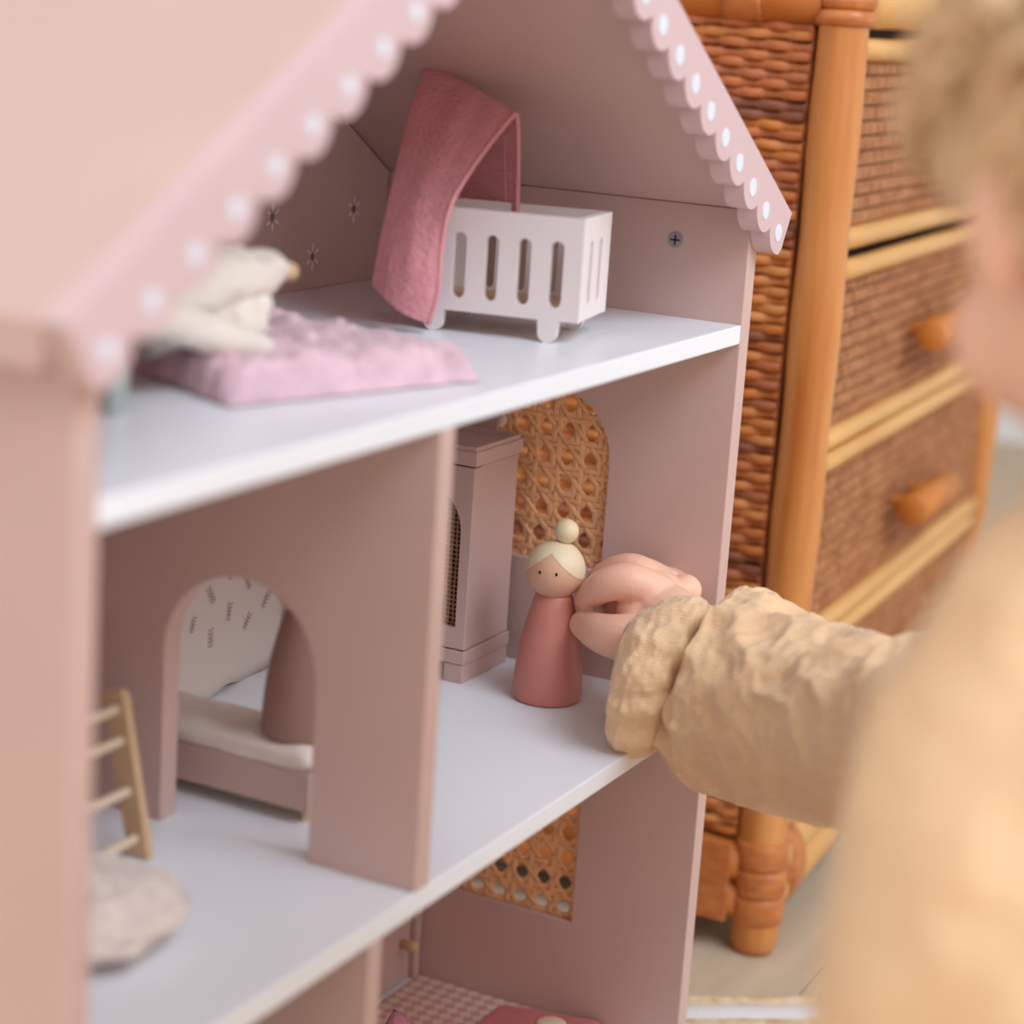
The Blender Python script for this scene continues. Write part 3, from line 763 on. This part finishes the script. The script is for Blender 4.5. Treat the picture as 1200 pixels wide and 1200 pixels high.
for zt, zb in drs:
    bm = bmesh.new(); box(bm, xa, xb, -.0035, .006, zb, zt); d_ = dfin('drawer', bm, M['backing'])
    rail((xa-.001, -.006, zt), (xb+.001, -.006, zt), .0075, M['pole_lit'], 'drawer_rail', 16, d_)
    rail((xa-.001, -.006, zb), (xb+.001, -.006, zb), .0075, M['pole_lit'], 'drawer_rail', 16, d_)
    dfin('woven_panel', weave_patch(xa+.002, xb-.002, zb+.007, zt-.007, -.0036), M['weavefront'], d_, kind='stuff')
    zm = (zt+zb)/2-.004
    bm = bmesh.new(); tube(bm, [(.218, -.028, zm), (.219, -.028, zm), (.329, -.028, zm), (.330, -.028, zm)], [.0112, .0122, .0122, .0112], 26); dfin('handle', bm, M['knob'], d_, smooth=True)
    for hx in (.245, .303):
        bm = bmesh.new(); cyl(bm, (hx, -.030, zm), (hx, -.003, zm), .005, 12); dfin('handle_peg', bm, M['knob'], d_)

# ------------------------------------------------------------------ child
ch = thing('child', tuple(Vector(at(1400, 900, .72)).xy)+(ZR,), 'kneeling child with curly blond hair in a loose beige muslin blouse holding the peg doll', 'person')
HD = at(1402, 232, .62)                      # head centre
FD = Vector((math.cos(math.radians(46)), math.sin(math.radians(46)), -.34)).normalized()
RT = FD.cross(Vector((0, 0, 1))).normalized(); UP = RT.cross(FD).normalized()
HM = Matrix((RT, FD, UP)).transposed()       # local x right, y forward, z up
def hp(x, y, z): return HD+HM @ Vector((x, y, z))
bm = bmesh.new()
def caps(P, R, n=20, k=6):
    pts = catmull(P, k) if len(P) > 2 else [Vector(P[0]).lerp(Vector(P[1]), i/8) for i in range(9)]
    m_ = len(pts); rs = []
    for i in range(m_):
        t = i/(m_-1)*(len(R)-1); j = min(int(t), len(R)-2); rs.append(R[j]+(R[j+1]-R[j])*(t-j))
    tube(bm, pts, rs, n); ball(bm, pts[0], rs[0]*.995, u=16, v=12); ball(bm, pts[-1], rs[-1]*.995, u=16, v=12)
# head
ball(bm, hp(0, -.008, .022), 1, (.069, .084, .066), HM)
ball(bm, hp(0, .018, -.028), 1, (.056, .058, .052), HM)
for s in (-1, 1):
    ball(bm, hp(s*.030, .042, -.034), .025)
    ball(bm, hp(s*.070, -.004, -.012), 1, (.006, .013, .019), HM)
ball(bm, hp(0, .050, -.068), .018); ball(bm, hp(0, .077, -.020), 1, (.008, .010, .011), HM); ball(bm, hp(0, .068, -.046), 1, (.015, .008, .006), HM)
shl = at(1272, 785, .62); shr = at(1590, 690, .735); chest = at(1450, 900, .71); hipc = Vector((chest.x-.03, chest.y-.05, ZR+.15))
neck = hp(0, -.008, -.066); nb = (shl+shr)/2+Vector((0, 0, .012))
caps([neck, nb], [.034, .038]); caps([shl, nb, shr], [.036, .046, .036])
caps([nb, chest, hipc], [.062, .080, .085])
ball(bm, hipc, .085)
for s, f_ in ((-1, 1), (1, 1)):          # kneeling legs under the body
    sd = Vector((-math.sin(math.radians(58)), math.cos(math.radians(58)), 0))*(-s*.05); fw = Vector((math.cos(math.radians(58)), math.sin(math.radians(58)), 0))
    h_ = hipc+sd-Vector((0, 0, .03)); kn = h_+fw*.13; kn.z = ZR+.045; an = h_-fw*.07; an.z = ZR+.03; to = an-fw*.05; to.z = ZR+.022
    caps([h_, kn], [.055, .040]); caps([kn, an], [.038, .026]); caps([an, to], [.025, .018])
# left arm, resting
el = at(1185, 1200, .63); wl = at(1100, 1420, .72)
caps([shl, el], [.034, .027]); caps([el, wl], [.027, .020])
# right arm, reaching
er = at(1110, 870, .97); wr_ = at(806, 745, 1.192)
caps([shr, er], [.034, .029]); caps([er, at(960, 850, 1.10), at(860, 805, 1.165), wr_], [.029, .027, .023, .0195])
# right hand: palm, four bent fingers and the thumb, in the same surface as the body
caps([at(805, 745, 1.197), at(788, 728, 1.207), at(768, 716, 1.216)], [.0195, .0200, .0190])
ball(bm, at(766, 712, 1.226), 1, (.021, .0235, .0195), RC)
ball(bm, at(757, 742, 1.212), .0150)
def finger(P, R): caps([at(*p) for p in P], R, 16, 6)
finger([(770, 697, 1.212), (737, 682, 1.206), (707, 687, 1.212), (687, 702, 1.230)], [.0126, .0112, .0098, .0074])       # index
finger([(772, 688, 1.228), (740, 669, 1.228), (708, 678, 1.244), (696, 700, 1.254)], [.0116, .0106, .0092, .0074])       # middle
finger([(780, 686, 1.242), (750, 672, 1.246), (724, 688, 1.256), (716, 708, 1.252)], [.0105, .0100, .0090, .0074])       # ring
finger([(798, 690, 1.248), (778, 680, 1.262), (752, 692, 1.266), (744, 706, 1.256)], [.0095, .0086, .0078, .0066])       # little
finger([(775, 752, 1.204), (740, 749, 1.196), (708, 743, 1.206), (684, 732, 1.226)], [.0182, .0148, .0120, .0086])       # thumb
ball(bm, at(803, 692, 1.236), .0098)
ball(bm, at(752, 716, 1.214), .0150)
ball(bm, at(731, 708, 1.232), .0125)
o = fin('body', bm, M['skin'], ch, smooth=True)
md = o.modifiers.new('r', 'REMESH'); md.mode = 'VOXEL'; md.voxel_size = .0012; md.use_smooth_shade = True
md = o.modifiers.new('s', 'SMOOTH'); md.iterations = 3; md.factor = .6
# eyes and mouth
for s in (-1, 1):
    bm = bmesh.new(); ball(bm, hp(s*.026, .0630, -.004), .009, u=16, v=12); fin('eye', bm, M['dot'], ch, smooth=True)
    bm = bmesh.new(); ball(bm, hp(s*.026, .0695, -.005), .0045, u=12, v=8); fin('iris', bm, M['black'], ch, smooth=True)
bm = bmesh.new(); ball(bm, hp(0, .0745, -.046), 1, (.014, .004, .0045), HM); fin('mouth', bm, M['lips'], ch, smooth=True)
# hair
bm = bmesh.new(); g = ball(bm, hp(0, -.012, .022), 1, (.076, .090, .074), HM, 40, 30)
hi_ = HM.inverted()
kill = [v for v in g if (hi_ @ (v.co-HD)).y > .045 and (hi_ @ (v.co-HD)).z < .035 or (hi_ @ (v.co-HD)).z < -.004-.062*max(0, min(1, (.015-(hi_ @ (v.co-HD)).y)/.05))]
bmesh.ops.delete(bm, geom=kill, context='VERTS')
for v in bm.verts: v.co += Vector(noise.noise_vector(v.co*45))*.006
hr = random.Random(21)
for i in range(330):
    az = hr.uniform(0, 2*PI); elv = hr.uniform(.30-(1.15 if math.sin(az) < -.15 else 0), 1.4)
    d = Vector((math.cos(elv)*math.cos(az), math.cos(elv)*math.sin(az), math.sin(elv)))
    if d.y > .80 and d.z < .35: continue
    pts = []; a0 = hr.uniform(0, 6.28); L_ = hr.uniform(.024, .046); cr = hr.uniform(.004, .008); tw = hr.uniform(.8, 1.5); n_ = 22
    base = Vector((d.x*.076, d.y*.090-.012, d.z*.074+.022))
    tang = Vector((d.x*.35, d.y*.25, -1)); tang = (tang-d*tang.dot(d)*.8).normalized(); sid = d.cross(tang).normalized()
    for k in range(n_):
        t = k/(n_-1); p = base+tang*(L_*t)+d*(.001+.006*math.sin(t*2.6)+cr*math.sin(a0+t*tw*6.28)*t)+sid*(cr*math.cos(a0+t*tw*6.28)*min(1, t*2))
        pts.append(HD+HM @ p)
    tube(bm, pts, [.0044*(1-.55*(k/(n_-1))) for k in range(n_)], 6)
hro = fin('hair', bm, M['hair'], ch, smooth=True)
# trousers
bm = bmesh.new(); fw = Vector((math.cos(math.radians(58)), math.sin(math.radians(58)), 0))
ball(bm, hipc, .097, (1, 1, .95))
for s in (-1, 1):
    sd = Vector((-fw.y, fw.x, 0))*(-s*.05); h_ = hipc+sd-Vector((0, 0, .03)); kn = h_+fw*.13; kn.z = ZR+.052; an = h_-fw*.055; an.z = ZR+.035
    caps([h_, kn], [.066, .050]); caps([kn, an], [.046, .033])
for v in bm.verts: v.co.z = max(v.co.z, ZR+.001)
o = fin('trousers', bm, M['trousers'], ch, smooth=True)
md = o.modifiers.new('r', 'REMESH'); md.mode = 'VOXEL'; md.voxel_size = .005; md.use_smooth_shade = True
# blouse: torso + left sleeve
bm = bmesh.new()
caps([nb-Vector((0, 0, .004)), chest, hipc-Vector((0, 0, .01))], [.078, .100, .118], 32)
caps([shl+Vector((0, 0, .0)), nb, shr], [.050, .062, .050], 28)
caps([shl, at(1228, 950, .62), el, at(1120, 1380, .70)], [.050, .058, .060, .050], 28)
caps([shr, at(1290, 800, .90), er], [.052, .052, .044], 28)
caps([neck.lerp(nb, .45), nb], [.042, .058], 24)
o = fin('blouse', bm, M['blouse'], ch, smooth=True)
md = o.modifiers.new('r', 'REMESH'); md.mode = 'VOXEL'; md.voxel_size = .0035; md.use_smooth_shade = True
md = o.modifiers.new('s', 'SMOOTH'); md.iterations = 14; md.factor = .7
tx = bpy.data.textures.new('folds', 'CLOUDS'); tx.noise_scale = .055; tx.noise_depth = 3
md = o.modifiers.new('d', 'DISPLACE'); md.texture = tx; md.strength = .016; md.texture_coords = 'LOCAL'; md.mid_level = .5
# reaching sleeve: centre line px, py, depth, half height px
sec = [(727, 792, 1.188, 58), (732, 795, 1.186, 86), (752, 797, 1.183, 100), (775, 797, 1.179, 104), (796, 799, 1.175, 99), (812, 806, 1.172, 104), (845, 817, 1.166, 118), (885, 829, 1.150, 120), (930, 843, 1.125, 119), (980, 857, 1.095, 118), (1030, 866, 1.06, 120), (1085, 870, 1.02, 124), (1130, 868, .985, 128)]
ctr = catmull([at(x, y, d) for x, y, d, h in sec], 16); hs_ = [h/F*d for x, y, d, h in sec]
def lerpL(L_, t): k = min(int(t), len(L_)-2); return L_[k]+(L_[k+1]-L_[k])*(t-k)
NA = 200; bm = bmesh.new(); rows = []
upv = RC @ Vector((0, 1, 0)); NR = len(ctr)
for i, c in enumerate(ctr):
    t = i/(NR-1)*(len(sec)-1); r = lerpL(hs_, t)
    tn = (ctr[min(i+1, NR-1)]-ctr[max(i-1, 0)]).normalized()
    if t < 5.2:   # tilt the cuff plane back a little
        tn = (RC @ Vector((1, -.12-.28*min(1, t/3), .25))).normalized().lerp(tn, max(0, min(1, t-4.2))).normalized()
    b = (upv-tn*upv.dot(tn)).normalized(); a = tn.cross(b).normalized()
    cuff = max(0, 1-abs(t-4.4)/1.7); frill = max(0, 1-abs(t-1.2)/3.2); row = []
    for k in range(NA):
        an_ = 2*PI*k/NA
        d = a*math.cos(an_)+b*math.sin(an_)
        top = max(0, math.sin(an_))
        w1 = math.sin(an_*13+2.2*noise.noise((an_*2, t*.4, 1)))*(.0022*cuff+.0016*frill)
        pr = c+d*r
        ridge = 1-abs(noise.noise((pr.x*34+5, pr.y*34, pr.z*34)))*2
        ridge2 = 1-abs(noise.noise((pr.x*80, pr.y*80+3, pr.z*80)))*2
        fold = .0042*ridge*(.35+.9*top)+.0022*ridge2*(.4+.6*top)+.0009*noise.noise(pr*230)
        pin = -.0105*math.exp(-((t-4.6-.5*noise.noise((an_*1.2, 0, 7)))/.42)**2)*(1+.6*math.sin(an_*9))
        bul = .006*math.exp(-((t-6.2)/1.3)**2)*top
        row.append(c+d*(r*.955+w1+fold-.0015+pin+bul))
    rows.append(row)
V = grid(bm, rows, True)
# inner turn-back at the opening
inn = [[ctr[0].lerp(p, .62)+(ctr[6]-ctr[0])*.6 for p in rows[0]]]
Vi = [bm.verts.new(p) for p in inn[0]]
for k in range(NA): bm.faces.new((V[0][k], V[0][(k+1) % NA], Vi[(k+1) % NA], Vi[k]))
sv = fin('sleeve', bm, M['blouse'], ch, smooth=True)
